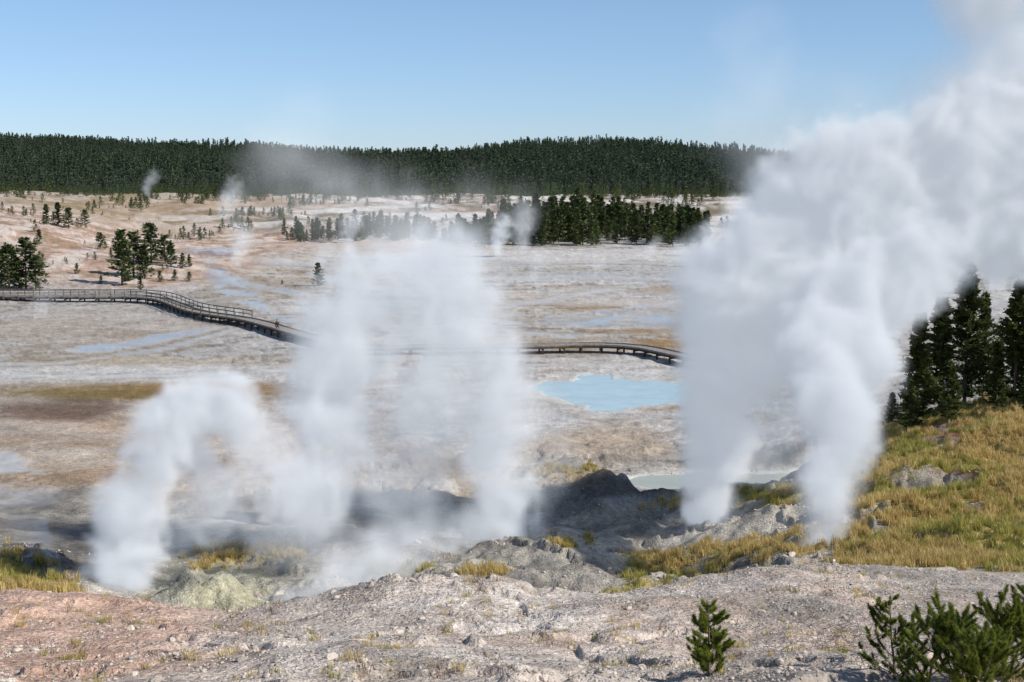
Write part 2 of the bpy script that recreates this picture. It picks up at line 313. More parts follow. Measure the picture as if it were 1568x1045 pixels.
Lk.new(mr(aw.outputs['Fac'],.3,.95,.9,.2),b.inputs['Roughness']); Lk.new(mr(aw.outputs['Fac'],.3,.95,.1,.35),b.inputs['Specular IOR Level'])
hh=math_('ADD',math_('MULTIPLY',n1.outputs['Fac'],.14),math_('MULTIPLY',n2.outputs['Fac'],.03)); hh=math_('ADD',hh,math_('MULTIPLY',n0.outputs['Fac'],.22))
hh=math_('ADD',hh,math_('MULTIPLY',vo.outputs['Distance'],-.035)); hh=math_('ADD',hh,math_('MULTIPLY',vo2.outputs['Distance'],-.014))
bp=N.new('ShaderNodeBump'); bp.inputs['Distance'].default_value=1.0; Lk.new(hh,bp.inputs['Height']); Lk.new(mr(aw.outputs['Fac'],.1,.7,.95,.03),bp.inputs['Strength']); Lk.new(bp.outputs['Normal'],b.inputs['Normal'])
me.materials.append(m)
print('ground',time.time()-T0)

# ---------------------------------------------------------------- pools
def pool(name,cx,cy,rx,ry,z,colr,seed):
    n=80; vs=[(cx,cy,z)]+[(cx+rx*1.6*math.cos(2*math.pi*i/n),cy+ry*1.6*math.sin(2*math.pi*i/n),z) for i in range(n)]
    fs=[(0,1+i,1+(i+1)%n) for i in range(n)]
    m,N_,L_,b_=newmat(name+'_water'); b_.inputs['Roughness'].default_value=.2; b_.inputs['Specular IOR Level'].default_value=.2
    t=N_.new('ShaderNodeTexNoise'); t.inputs['Scale'].default_value=.35; t.inputs['Detail'].default_value=4
    tc_=N_.new('ShaderNodeTexCoord'); L_.new(tc_.outputs['Object'],t.inputs['Vector'])
    r=N_.new('ShaderNodeValToRGB'); r.color_ramp.elements[0].position=.35; r.color_ramp.elements[1].position=.65
    r.color_ramp.elements[0].color=tuple(colr)+(1,); r.color_ramp.elements[1].color=tuple(min(1,k*1.15) for k in colr)+(1,)
    L_.new(t.outputs['Fac'],r.inputs['Fac']); L_.new(r.outputs['Color'],b_.inputs['Base Color'])
    return mesh_from(name,vs,fs,[m])
pool('thermal_pool',*POOLS[0],(.42,.54,.55),2.3)
pool('thermal_pool.001',*POOLS[1],(.39,.40,.33),5.1)

# ---------------------------------------------------------------- scatter via geometry nodes
def scatter(name,pts,rz,scl,objs,tilt=0):
    colx=bpy.data.collections.new(name+'_kinds')
    for o in objs: colx.objects.link(o)
    me=bpy.data.meshes.new(name); pts=np.asarray(pts,np.float32); n=len(pts)
    me.vertices.add(n); me.vertices.foreach_set('co',pts.ravel())
    rot=np.stack([rng.normal(0,tilt,n) if tilt else np.zeros(n),rng.normal(0,tilt,n) if tilt else np.zeros(n),np.asarray(rz)],1)
    a=me.attributes.new('rot','FLOAT_VECTOR','POINT'); a.data.foreach_set('vector',rot.astype(np.float32).ravel())
    a=me.attributes.new('scl','FLOAT','POINT'); a.data.foreach_set('value',np.asarray(scl,np.float32))
    o=bpy.data.objects.new(name,me); sc.collection.objects.link(o)
    ng=bpy.data.node_groups.new(name,'GeometryNodeTree'); ng.interface.new_socket('Geometry',in_out='INPUT',socket_type='NodeSocketGeometry'); ng.interface.new_socket('Geometry',in_out='OUTPUT',socket_type='NodeSocketGeometry')
    N=ng.nodes; Lk=ng.links; gi=N.new('NodeGroupInput'); go=N.new('NodeGroupOutput')
    ci=N.new('GeometryNodeCollectionInfo'); ci.inputs['Collection'].default_value=colx; ci.inputs['Separate Children'].default_value=True; ci.inputs['Reset Children'].default_value=True
    ip=N.new('GeometryNodeInstanceOnPoints'); ip.inputs['Pick Instance'].default_value=True
    r=N.new('GeometryNodeInputNamedAttribute'); r.data_type='FLOAT_VECTOR'; r.inputs['Name'].default_value='rot'
    s=N.new('GeometryNodeInputNamedAttribute'); s.data_type='FLOAT'; s.inputs['Name'].default_value='scl'
    Lk.new(gi.outputs[0],ip.inputs['Points']); Lk.new(ci.outputs[0],ip.inputs['Instance']); Lk.new(r.outputs[0],ip.inputs['Rotation']); Lk.new(s.outputs[0],ip.inputs['Scale']); Lk.new(ip.outputs[0],go.inputs[0])
    md=o.modifiers.new('scatter','NODES'); md.node_group=ng
    return o

# ---------------------------------------------------------------- trees
bark=simple('pine_bark',(.13,.10,.08),.9,.4,8,bump=.5)
needles=foliage('pine_needles',(.032,.050,.015),(.10,.13,.033),.3)
needles_mid=foliage('grove_pine_needles',(.034,.052,.017),(.10,.13,.036),0)
needles_far=foliage('distant_pine_needles',(.032,.054,.034),(.080,.110,.055),0,.3)  # bluer than the near pines: distance haze put into the needle colour
needles_young=foliage('young_pine_needles',(.10,.135,.02),(.32,.37,.06),.4,6)
def conifer(name,h,R,nb,nt,seed,mat,sparse=0.,link=False,clump=1.0):
    r=random.Random(seed); V=[];Fc=[];FM=[]
    def cone(p0,p1,r0,r1,n,mi):
        d=(Vector(p1)-Vector(p0)); q=d.to_track_quat('Z','Y'); b0=len(V)
        for k,(p,rr) in enumerate(((p0,r0),(p1,r1))):
            for i in range(n):
                a=2*math.pi*i/n; V.append(tuple(Vector(p)+q@Vector((rr*math.cos(a),rr*math.sin(a),0))))
        for i in range(n):
            Fc.append((b0+i,b0+(i+1)%n,b0+n+(i+1)%n,b0+n+i)); FM.append(mi)
    lean=(r.uniform(-.02,.02)*h,r.uniform(-.02,.02)*h)
    seg=5
    for k in range(seg):
        t0,t1=k/seg,(k+1)/seg; rb=h*.016
        cone((lean[0]*t0,lean[1]*t0,h*t0-.3*(k==0)),(lean[0]*t1,lean[1]*t1,h*t1),rb*(1-t0*.92),rb*(1-t1*.92),6,0)
    lobes=[(r.uniform(0,6.28),r.uniform(.1,.9),r.uniform(.5,1.35)) for _ in range(16)]
    for i in range(nb):
        t=.06+.92*((i+r.random())/nb)**.85
        if r.random()<sparse*(1-t): continue
        a=r.uniform(0,2*math.pi)
        mlt=1
        for (la,lt,lm) in lobes:
            if abs(t-lt)<.12 and math.cos(a-la)>.5: mlt=lm
        prof=(1-t)**.75*min(1,(t+.12)*3.5)
        Ln=R*(prof*r.uniform(.55,1.15)*mlt+.05)
        z0=t*h; cx,cy=lean[0]*t,lean[1]*t
        dz=Ln*r.uniform(-.15,.35)*(1 if t<.6 else 1.6)
        ex,ey,ez=cx+Ln*math.cos(a),cy+Ln*math.sin(a),z0+dz
        if nt>6: cone((cx,cy,z0),(ex,ey,ez),h*.0022*(1.4-t),h*.0006,3,0)
        for j in range(nt):
            s=r.random()**.6; w=(.05+.20*s*(1.15-s))*Ln*1.1+.02*R
            px=cx+(ex-cx)*s+r.gauss(0,w*.6);py=cy+(ey-cy)*s+r.gauss(0,w*.6);pz=z0+dz*s+r.gauss(0,w*.28)+.02*h*s
            sz=(h*.028+.03)*r.uniform(.6,1.3)*clump
            d1=Vector((math.cos(a)+r.gauss(0,.7),math.sin(a)+r.gauss(0,.7),r.gauss(.35,.5))).normalized()*sz
            d2=Vector((r.gauss(0,1),r.gauss(0,1),r.gauss(0,.6))).normalized()*sz*.42
            b0=len(V); c=Vector((px,py,pz))
            V.extend([tuple(c-d2),tuple(c+d2),tuple(c+d1)]); Fc.append((b0,b0+1,b0+2)); FM.append(1)
    return mesh_from(name,V,Fc,[bark,mat],FM,link=link)
hi=[conifer('pine_kind_a',9,1.9,240,44,1,needles,.35),conifer('pine_kind_b',9,1.5,230,42,2,needles,.4),conifer('pine_kind_c',8,2.1,220,44,3,needles,.35)]
md_=[conifer('mid_pine_a',6,1.6,110,16,5,needles_mid,.1,clump=1.6),conifer('mid_pine_b',6,1.3,110,16,6,needles_mid,.1,clump=1.6),conifer('mid_pine_c',5,1.8,100,16,7,needles_mid,.1,clump=1.7)]
lo=[conifer('far_pine_a',13,2.2,36,6,11,needles_far,0,clump=2.7),conifer('far_pine_b',14,1.8,36,6,12,needles_far,0,clump=2.7),conifer('far_pine_c',12,2.6,34,6,13,needles_far,0,clump=2.9)]
def put(kind,name,x,y,s,sx=1.):
    o=bpy.data.objects.new(name,kind.data); o.location=(x,y,float(hgt(x,y)[0])-.1); o.scale=(s*sx,s*sx,s); o.rotation_euler=(0,0,random.uniform(0,6.28)); sc.collection.objects.link(o); return o
for (u,vt,y,k,sx) in [(1486,405,87,0,.85),(1448,455,85,1,1.0),(1412,478,82,1,.9),(1514,448,90,2,.6),(1562,430,84,0,.95),(1400,585,81,2,1.0),(1535,520,80,1,1.0),(1600,425,84,0,1.2),(1660,450,82,1,1.2),(1465,560,80,2,.9),(1585,565,78,2,1.1),(1375,600,92,2,1.)]:
    x=(u-784)/F*y; g=float(hgt(x,y)[0]); top=W(u,vt,y)[2]; s=(top-g)/(9 if k<2 else 8)
    put(hi[k],'pine_tree',x,y,max(s,.3),sx*1.1)
for (u,vb,hpx) in [(187,438,86),(205,425,70),(222,428,54),(232,402,60),(253,404,44),(262,408,36),(280,412,24),(245,432,18),(268,430,18),(14,445,70),(40,444,80),(55,445,54),(3,440,58),(25,444,46),(154,382,26),(118,420,17),(105,350,32),(72,345,32),(90,346,36),(60,375,24),(130,345,24),(155,435,14),(290,432,16),(215,445,22),(432,436,8),(487,438,36),(290,410,20),(170,395,15)]:
    g=G(u,vb,150)
    if g is None: continue
    hm=hpx*g[1]/F; k=random.choice([0,1,2]); put(md_[k],'pine_tree',g[0],g[1],hm/(6 if k<2 else 5),1.35)
pts=[];sl=[]
def addt(u,y,hm):
    x=(u-784)/F*y; pts.append((x,y,float(hgt(x,y)[0])-.1)); sl.append(hm/6)
for i in range(360):
    u=random.uniform(690,1085); e=abs(u-885)/200
    y=random.uniform(370+14*e,500-80*e); addt(u,y,random.uniform(3.5,11)*(1 if u>770 else .75)*(1.15-.32*e))
for i in range(75): addt(random.gauss(620,45),random.uniform(395,450),random.uniform(2.5,7.5))
for i in range(40): addt(random.uniform(435,560),random.uniform(393,425),random.uniform(2,6.5))
for (u,y) in [(742,372),(738,374),(905,370),(1030,372),(1050,371),(1070,374),(880,378),(1000,376)]: addt(u,y,random.uniform(7,10))
scatter('pine_grove',pts,rng.uniform(0,6.28,len(pts)),sl,md_)
N0=22000
y=np.exp(rng.uniform(math.log(470),math.log(900),N0)); u=rng.uniform(-500,2100,N0); x=(u-784)/F*y
cl=fbm2(x,y,40,4,31.)+.6*fbm2(x,y,12,3,32.)
keep=(cl>.42-.45*sstep(620,900,y))&(rng.random(N0)<.7); x=x[keep];y=y[keep]
n=1600; y2=rng.uniform(262,440,n); x2=(rng.uniform(-500,350,n)-784)/F*y2; k2=(x2<-62-.15*(y2-262))&((fbm2(x2,y2,20,3,33.)>.28)|(rng.random(n)<.035)); x=np.concatenate([x,x2[k2]]);y=np.concatenate([y,y2[k2]])
s=rng.uniform(.12,1.0,len(x))**1.6*np.clip(y/600,.55,1.2)
scatter('hillside_pines',np.stack([x,y,hgt(x,y)-.1],1),rng.uniform(0,6.28,len(x)),s,[conifer('hill_pine_a',6,2.4,60,9,15,needles_mid,.0,clump=2.1),conifer('hill_pine_b',6,2.0,60,9,16,needles_mid,.0,clump=2.1)])
Nf=50000
y=np.sqrt(rng.uniform(900**2,3000**2,Nf)); u=rng.uniform(-900,2500,Nf); x=(u-784)/F*y
k=(fbm2(x,y,120,4,35.)>-.38+.2*(y<1200)); x=x[k];y=y[k]
s=rng.uniform(.5,1.3,len(x))*np.where(y<1250,.8,1.05)*(1+.5*fbm2(x,y,180,3,36.))
scatter('distant_forest',np.stack([x,y,hgt(x,y)-.3],1),rng.uniform(0,6.28,len(x)),s,lo)
print('trees',time.time()-T0)

# ---------------------------------------------------------------- rocks and grass
rockm=simple('sinter_stone',(.47,.41,.35),.9,.4,5)
def rock(name,seed):
    import bmesh
    bm=bmesh.new(); bmesh.ops.create_icosphere(bm,subdivisions=2,radius=1)
    r=random.Random(seed)
    pl=[(Vector((r.gauss(0,1),r.gauss(0,1),r.gauss(0,1))).normalized(),r.uniform(.5,.85)) for _ in range(9)]
    for v in bm.verts:
        for nrm,d in pl:
            k=v.co.dot(nrm)
            if k>d: v.co-=nrm*(k-d)
        v.co=Vector((v.co.x*1.1,v.co.y*.85,v.co.z*.6))
    me=bpy.data.meshes.new(name); bm.to_mesh(me); bm.free(); me.materials.append(rockm); return bpy.data.objects.new(name,me)
rocks=[rock('stone_%s'%c,i) for i,c in enumerate('abcde')]
n=70000; y=14.5+29*rng.random(n)**.8; x=(rng.uniform(-150,1750,n)-784)/F*y
dn=fbm2(x,y,3,4,41.)+.6*fbm2(x,y,.7,2,43.); k=rng.random(n)<np.clip(.3+dn*1.5,.08,1); x=x[k];y=y[k]
s=.010+.030*rng.random(len(x))**3+ (rng.random(len(x))<.02)*rng.uniform(.02,.07,len(x))
scatter('loose_stones',np.stack([x,y,hgt(x,y)+s*.2],1),rng.uniform(0,6.28,len(x)),s,rocks,.3)
n=16000; y=rng.uniform(45,100,n); x=(rng.uniform(-100,1700,n)-784)/F*y; dn=fbm2(x,y,7,3,42.)+.4*fbm2(x,y,1.5,2,44.); zz_=hgt(x,y); k=(dn>.05)&(grassmask(x,y,zz_)<.3)&((y<72)|(x>-8)); x=x[k];y=y[k]
s=.03+.08*rng.random(len(x))**3+(rng.random(len(x))<.015)*rng.uniform(.1,.25,len(x))
scatter('slope_rocks',np.stack([x,y,hgt(x,y)+s*.1],1),rng.uniform(0,6.28,len(x)),s,rocks,.3)
gold=foliage('dry_grass',(.42,.30,.10),(.72,.57,.25),.3,3); green=foliage('green_grass',(.25,.24,.05),(.52,.47,.14),.3,3)
def tuft(name,seed,mat,nb=34,h=.35,w=.012,sp=.22):
    r=random.Random(seed);V=[];Fc=[]
    for i in range(nb):
        a=r.uniform(0,6.28);rr=sp*r.random()**.7;x0,y0=rr*math.cos(a),rr*math.sin(a);hh=h*r.uniform(.5,1.2);l=hh*r.uniform(.1,.6);b_=r.uniform(0,6.28);wa=r.uniform(0,3.14)
        dx,dy=w*math.cos(wa),w*math.sin(wa);b0=len(V)
        mx,my=x0+l*.35*math.cos(b_),y0+l*.35*math.sin(b_)
        V+= [(x0-dx,y0-dy,-.03),(x0+dx,y0+dy,-.03),(mx+dx*.7,my+dy*.7,hh*.6),(mx-dx*.7,my-dy*.7,hh*.6),(x0+l*math.cos(b_),y0+l*math.sin(b_),hh)]
        Fc+= [(b0,b0+1,b0+2,b0+3),(b0+3,b0+2,b0+4)]
    return mesh_from(name,V,Fc,[mat],link=False)
def grassfield(name,mat,n,seed,thr,off):
    y=45+55*rng.random(n); x=(rng.uniform(-60,1800,n)-784)/F*y; z=hgt(x,y); g=grassmask(x,y,z); c=fbm2(x,y,7,4,seed)
    k=(rng.random(n)<g*1.1-.15)&(c*thr>off); x,y,z=x[k],y[k],z[k]
    scatter(name,np.stack([x,y,z],1),rng.uniform(0,6.28,len(x)),rng.uniform(.3,1.1,len(x))**1.2,[tuft(name+'_a',1,mat,40),tuft(name+'_b',2,mat,34,.3),tuft(name+'_c',3,mat,30,.45)],.1)
grassfield('dry_grass',gold,62000,51.,1,-.22); grassfield('green_grass',green,42000,51.,-1,.0)
n=2600; y=rng.uniform(16,42,n); x=(rng.uniform(-100,1700,n)-784)/F*y; k=fbm2(x,y,2.5,3,61.)>.14; x,y=x[k],y[k]
scatter('sparse_dry_grass',np.stack([x,y,hgt(x,y)],1),rng.uniform(0,6.28,len(x)),rng.uniform(.15,.55,len(x)),[tuft('sprig_a',5,gold,30,.3,.008,.2),tuft('sprig_b',6,simple('dead_stems',(.25,.18,.12),.9),26,.25,.008,.25),tuft('sprig_c',7,green,26,.22,.01,.2)],.1)

# ---------------------------------------------------------------- young pines in the foreground
twig=simple('young_bark',(.20,.15,.11),.9,.3,20)
def young_pine(name,x,y,h,seed,nb=14,lean=0,spread=.5,bare=.1):
    r=random.Random(seed);V=[];Fc=[];FM=[]
    def cone(p0,p1,r0,r1,mi=0):
        d=p1-p0; q=d.to_track_quat('Z','Y'); b0=len(V)
        for p,rr in ((p0,r0),(p1,r1)):
            for i in range(5):
                a=2*math.pi*i/5; V.append(tuple(p+q@Vector((rr*math.cos(a),rr*math.sin(a),0))))
        for i in range(5): Fc.append((b0+i,b0+(i+1)%5,b0+5+(i+1)%5,b0+5+i)); FM.append(mi)
    def tuftn(p,d,ln,nn):
        for i in range(nn):
            t=r.random(); o=p-d*ln*t
            nd=(d*r.uniform(.2,1.)+Vector((r.gauss(0,.65),r.gauss(0,.65),r.gauss(0.1,.6)))).normalized()*r.uniform(.035,.055)
            sd=nd.cross(Vector((r.gauss(0,1),r.gauss(0,1),r.gauss(0,1)))).normalized()*.0036
            b0=len(V);V.extend([tuple(o-sd),tuple(o+sd),tuple(o+nd)]);Fc.append((b0,b0+1,b0+2));FM.append(1)
    def branch(p,d,ln,rad_,depth):
        n=4; q=p
        for i in range(n):
            d=(d+Vector((r.gauss(0,.12),r.gauss(0,.12),.16))).normalized(); q2=q+d*ln/n; cone(q,q2,rad_*(1-i/n*.6),rad_*(1-(i+1)/n*.6))
            if i>=n-2 or (depth==0 and i>=1):
                if r.random()>bare: tuftn(q2,d,ln/n*1.15,110)
            if depth>0 and r.random()<.85:
                sd=(d+Vector((r.gauss(0,.8),r.gauss(0,.8),r.gauss(0,.3)))).normalized(); branch(q2,sd,ln*.45,rad_*.55,depth-1)
            q=q2
        tuftn(q+d*.03,d,.08,110)
    p=Vector((0,0,-.1)); d=Vector((lean,0,1)).normalized(); seg=8
    for i in range(seg):
        d=(d+Vector((r.gauss(0,.05),r.gauss(0,.05),.02))).normalized(); p2=p+d*(h+.1)/seg; cone(p,p2,.022*(1-i/seg*.75),.022*(1-(i+1)/seg*.75))
        for k in range(max(1,nb//seg)):
            a=r.uniform(0,6.28); branch(p.lerp(p2,r.random()),Vector((math.cos(a),math.sin(a),r.uniform(.2,.7))).normalized(),h*spread*(1-.7*i/seg)*r.uniform(.7,1.1),.009,1 if i<6 else 0)
        p=p2
    tuftn(p+d*.04,d,.14,180)
    o=mesh_from(name,V,Fc,[twig,needles_young],FM); o.location=(x,y,float(hgt(x,y)[0])); return o
def yp(u,vt,y,seed,**k):
    top=W(u,vt,y); x=top[0]; g=float(hgt(x,y)[0]); young_pine('young_pine',x,y,max(.3,top[2]-g),seed,**k)
yp(1088,925,17.6,3,nb=32,spread=.38)
yp(1375,918,17.4,5,nb=24,spread=.42,bare=.3)
yp(1425,930,16.6,6,nb=24,spread=.55,bare=.2)
yp(1480,950,16.2,7,nb=32,spread=.7)
yp(1545,922,16.6,8,nb=32,spread=.6)
yp(1600,915,16.8,9,nb=32,spread=.6)
yp(1510,975,15.6,10,nb=32,spread=.8)
deadm=simple('grey_deadwood',(.30,.27,.24),.9,.3,10)
def deadbrush(name,x,y,s,seed,n=40,flat=.5):
    r=random.Random(seed);V=[];Fc=[]
    def st(p0,p1,r0,r1):
        d=p1-p0;q=d.to_track_quat('Z','Y');b0=len(V)
        for p,rr in ((p0,r0),(p1,r1)):
            for i in range(4):
                a=math.pi/2*i;V.append(tuple(p+q@Vector((rr*math.cos(a),rr*math.sin(a),0))))
        for i in range(4):Fc.append((b0+i,b0+(i+1)%4,b0+4+(i+1)%4,b0+4+i))
    for i in range(n):
        p=Vector((r.gauss(0,.25),r.gauss(0,.25),-.02));d=Vector((r.gauss(0,1),r.gauss(0,1),abs(r.gauss(0,flat)))).normalized();rr=.008
        for k in range(4):
            p2=p+d*.13;st(p,p2,rr,rr*.7);rr*=.7;p=p2;d=(d+Vector((r.gauss(0,.35),r.gauss(0,.35),r.gauss(0,.2)))).normalized()
    o=mesh_from(name,V,Fc,[deadm]);o.scale=(s,s,s);o.location=(x,y,float(hgt(x,y)[0]));return o
for i,(u,v,s) in enumerate([(1235,960,1.),(1290,985,1.1),(1180,1000,.9),(1320,970,1.2),(1345,1010,1.2),(900,1030,.6),(640,1010,.5),(1265,935,.9)]):
    g=G(u,v); deadbrush('dead_brush',g[0],g[1],s,i)
for i,(u,v,s) in enumerate([(180,662,3.2),(105,670,2.6),(415,700,2)]):
    g=G(u,v,90); deadbrush('driftwood',g[0],g[1],s,20+i,6,.35)

# ---------------------------------------------------------------- boardwalk
wood=simple('weathered_planks',(.30,.27,.235),.85,.3,3,bump=.3); dark=simple('dark_timber',(.075,.06,.05),.9,.3,3)
class MB:
    def __init__(s): s.V=[];s.F=[]
    def beam(s,a,b,w,h):
        a=Vector(a);b=Vector(b);d=(b-a).normalized();sx=d.cross(Vector((0,0,1)))
        sx=sx.normalized() if sx.length>1e-3 else Vector((1,0,0)); up=sx.cross(d)
        b0=len(s.V)
        for p in (a,b):
            for i,j in ((-1,-1),(1,-1),(1,1),(-1,1)): s.V.append(tuple(p+sx*w/2*i+up*h/2*j))
        s.F+=[(b0,b0+1,b0+2,b0+3),(b0+7,b0+6,b0+5,b0+4),(b0,b0+4,b0+5,b0+1),(b0+1,b0+5,b0+6,b0+2),(b0+2,b0+6,b0+7,b0+3),(b0+3,b0+7,b0+4,b0)]
def boardwalk(name,path,rails):
    e=bpy.data.objects.new(name,None);sc.collection.objects.link(e)
    D=MB();Pp=MB();R=MB()
    pts=[Vector(P(u,v,.95)) for u,v in path]
    S=[]
    for i in range(len(pts)-1):
        n=max(2,int((pts[i+1]-pts[i]).length/.3))
        p0=pts[max(0,i-1)];p1=pts[i];p2=pts[i+1];p3=pts[min(len(pts)-1,i+2)]
        for k in range(n):
            t=k/n; q=.5*((2*p1)+(p2-p0)*t+(2*p0-5*p1+4*p2-p3)*t*t+(3*p1-p0-3*p2+p3)*t**3)
            S.append((q,i+t))
    w=1.15;prev=None
    for k in range(1,len(S)-1):
        q,t=S[k];d=(S[k+1][0]-S[k-1][0]);d.z=0;d.normalize();s=Vector((d.y,-d.x,0))
        D.beam(q-s*w+Vector((0,0,random.uniform(-.004,.004))),q+s*w,.275,.05)
        if k%8==1:
            g=float(hgt(q.x,q.y)[0])
            for sg in (-1,1):
                Pp.beam((q+s*(w-.1)*sg).to_tuple()[:2]+(g-.3,),(q+s*(w-.1)*sg)+Vector((0,0,-.03)),.2,.2)
            Pp.beam(q-s*w+Vector((0,0,-.33)),q+s*w+Vector((0,0,-.33)),.12,.2)
            if prev:
                pq,ps,pt=prev
                for sg in (-1,1):
                    off=Vector((0,0,-.14)); Pp.beam(pq+ps*(w-.05)*sg+off,q+s*(w-.05)*sg+off,.09,.22)
                    off=Vector((0,0,.11)); D.beam(pq+ps*(w-.06)*sg+off,q+s*(w-.06)*sg+off,.12,.12)
                    if any(a<=t<=b for a,b in rails):
                        for hz,hh in ((.55,.10),(1.05,.12)):
                            o_=Vector((0,0,hz)); R.beam(pq+ps*(w+.06)*sg+o_,q+s*(w+.06)*sg+o_,.07,hh)
                        R.beam(q+s*(w+.13)*sg+Vector((0,0,-.3)),q+s*(w+.13)*sg+Vector((0,0,1.1)),.11,.11)
            prev=(q,s,t)
    for nm,mb,mt in (('deck_planks',D,wood),('support_posts',Pp,dark),('railing',R,simple('rail_timber',(.16,.14,.12),.9,.3,3))):
        if mb.V:
            o=mesh_from(nm,mb.V,mb.F,[mt]);o.parent=e
    return S
S=boardwalk('boardwalk',[(-260,452),(-100,453),(0,454),(120,455),(235,457),(300,477),(385,491),(475,516),(560,532),(640,531),(800,530),(900,528),(980,532),(1060,548),(1140,558),(1250,561),(1345,564),(1430,560),(1520,552)],[(0,6.0),(15.6,18)])

# ---------------------------------------------------------------- seated visitor on the boardwalk edge
def person(x,y,z):
    e=bpy.data.objects.new('seated_person',None); e.location=(x,y,z); sc.collection.objects.link(e)
    jacket=simple('dark_jacket',(.05,.055,.07),.9);skin=simple('skin',(.45,.28,.2),.6,.1);hair=simple('dark_hair',(.03,.02,.015),.7);tr=simple('trousers',(.09,.08,.07),.9)
    def skinned(nm,V,E,Rr,mat):
        me=bpy.data.meshes.new(nm);me.from_pydata(V,E,[]);o=bpy.data.objects.new(nm,me);sc.collection.objects.link(o);me.materials.append(mat);o.parent=e
        sm=o.modifiers.new('s','SKIN')
        for i,r in enumerate(Rr): me.skin_vertices[0].data[i].radius=r
        me.skin_vertices[0].data[0].use_root=True
        o.modifiers.new('u','SUBSURF').levels=2; o.modifiers['u'].render_levels=2
    skinned('upper_body',[(0,0,.12),(0,.02,.30),(0,.07,.48),(0,.08,.58),(0,.10,.64),(-.17,.08,.55),(-.24,.12,.33),(-.17,.33,.24),(.17,.08,.55),(.24,.12,.33),(.17,.33,.24)],
        [(0,1),(1,2),(2,3),(3,4),(3,5),(5,6),(6,7),(3,8),(8,9),(9,10)],[(.16,.12),(.15,.11),(.17,.12),(.11,.09),(.06,.06),(.075,.07),(.055,.055),(.04,.04),(.075,.07),(.055,.055),(.04,.04)],jacket)
    skinned('legs',[(0,0,.12),(-.1,.06,.11),(-.13,.46,.16),(-.13,.56,-.25),(-.13,.68,-.29),(.1,.06,.11),(.13,.46,.16),(.13,.56,-.25),(.13,.68,-.29)],[(0,1),(1,2),(2,3),(3,4),(0,5),(5,6),(6,7),(7,8)],[(.14,.11),(.09,.09),(.065,.065),(.045,.045),(.04,.035),(.09,.09),(.065,.065),(.045,.045),(.04,.035)],tr)
    skinned('head',[(0,.11,.64),(0,.12,.72),(0,.13,.80),(0,.13,.86)],[(0,1),(1,2),(2,3)],[(.05,.05),(.07,.08),(.085,.1),(.055,.07)],skin)
    skinned('nose',[(0,.21,.79),(0,.245,.765)],[(0,1)],[(.012,.012),(.014,.014)],skin)
    skinned('hair',[(0,.09,.78),(0,.10,.86),(0,.12,.90)],[(0,1),(1,2)],[(.09,.09),(.095,.10),(.06,.07)],hair)
    for sg in (-1,1):
        for f in range(5):
            a=(f-2)*.018
            skinned('finger',[(sg*.17+a*.6,.33,.24),(sg*.17+a,.39,.225),(sg*.17+a,.425-.004*abs(f-2),.20)],[(0,1),(1,2)],[(.02,.02),(.01,.01),(.008,.008)],skin)
    return e
# seated on the near kerb beam of the boardwalk, boots toward the flats
q=min(S,key=lambda s:abs(784+F*s[0].x/s[0].y-424))[0]
pe=person(q.x,q.y-.95,q.z+.17); pe.rotation_euler=(0,0,math.radians(200)); pe.scale=(1.15,)*3

# ---------------------------------------------------------------- steam
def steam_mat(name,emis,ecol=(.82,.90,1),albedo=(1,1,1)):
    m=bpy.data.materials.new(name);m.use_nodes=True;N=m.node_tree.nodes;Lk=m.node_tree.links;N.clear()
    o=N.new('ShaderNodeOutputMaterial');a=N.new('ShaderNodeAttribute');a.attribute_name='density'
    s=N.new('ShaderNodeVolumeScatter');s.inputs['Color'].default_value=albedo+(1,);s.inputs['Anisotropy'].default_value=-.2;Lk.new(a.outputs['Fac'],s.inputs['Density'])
    e=N.new('ShaderNodeEmission');e.inputs['Color'].default_value=ecol+(1,);mu=N.new('ShaderNodeMath');mu.operation='MULTIPLY';mu.inputs[1].default_value=emis;Lk.new(a.outputs['Fac'],mu.inputs[0]);Lk.new(mu.outputs[0],e.inputs['Strength'])  # even glow added to stand in for multiply scattered light in the steam
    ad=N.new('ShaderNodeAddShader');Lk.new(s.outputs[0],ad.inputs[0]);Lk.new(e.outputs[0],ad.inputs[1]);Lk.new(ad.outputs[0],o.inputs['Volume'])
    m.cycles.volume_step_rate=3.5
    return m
STEAM=steam_mat('water_vapour',.29)
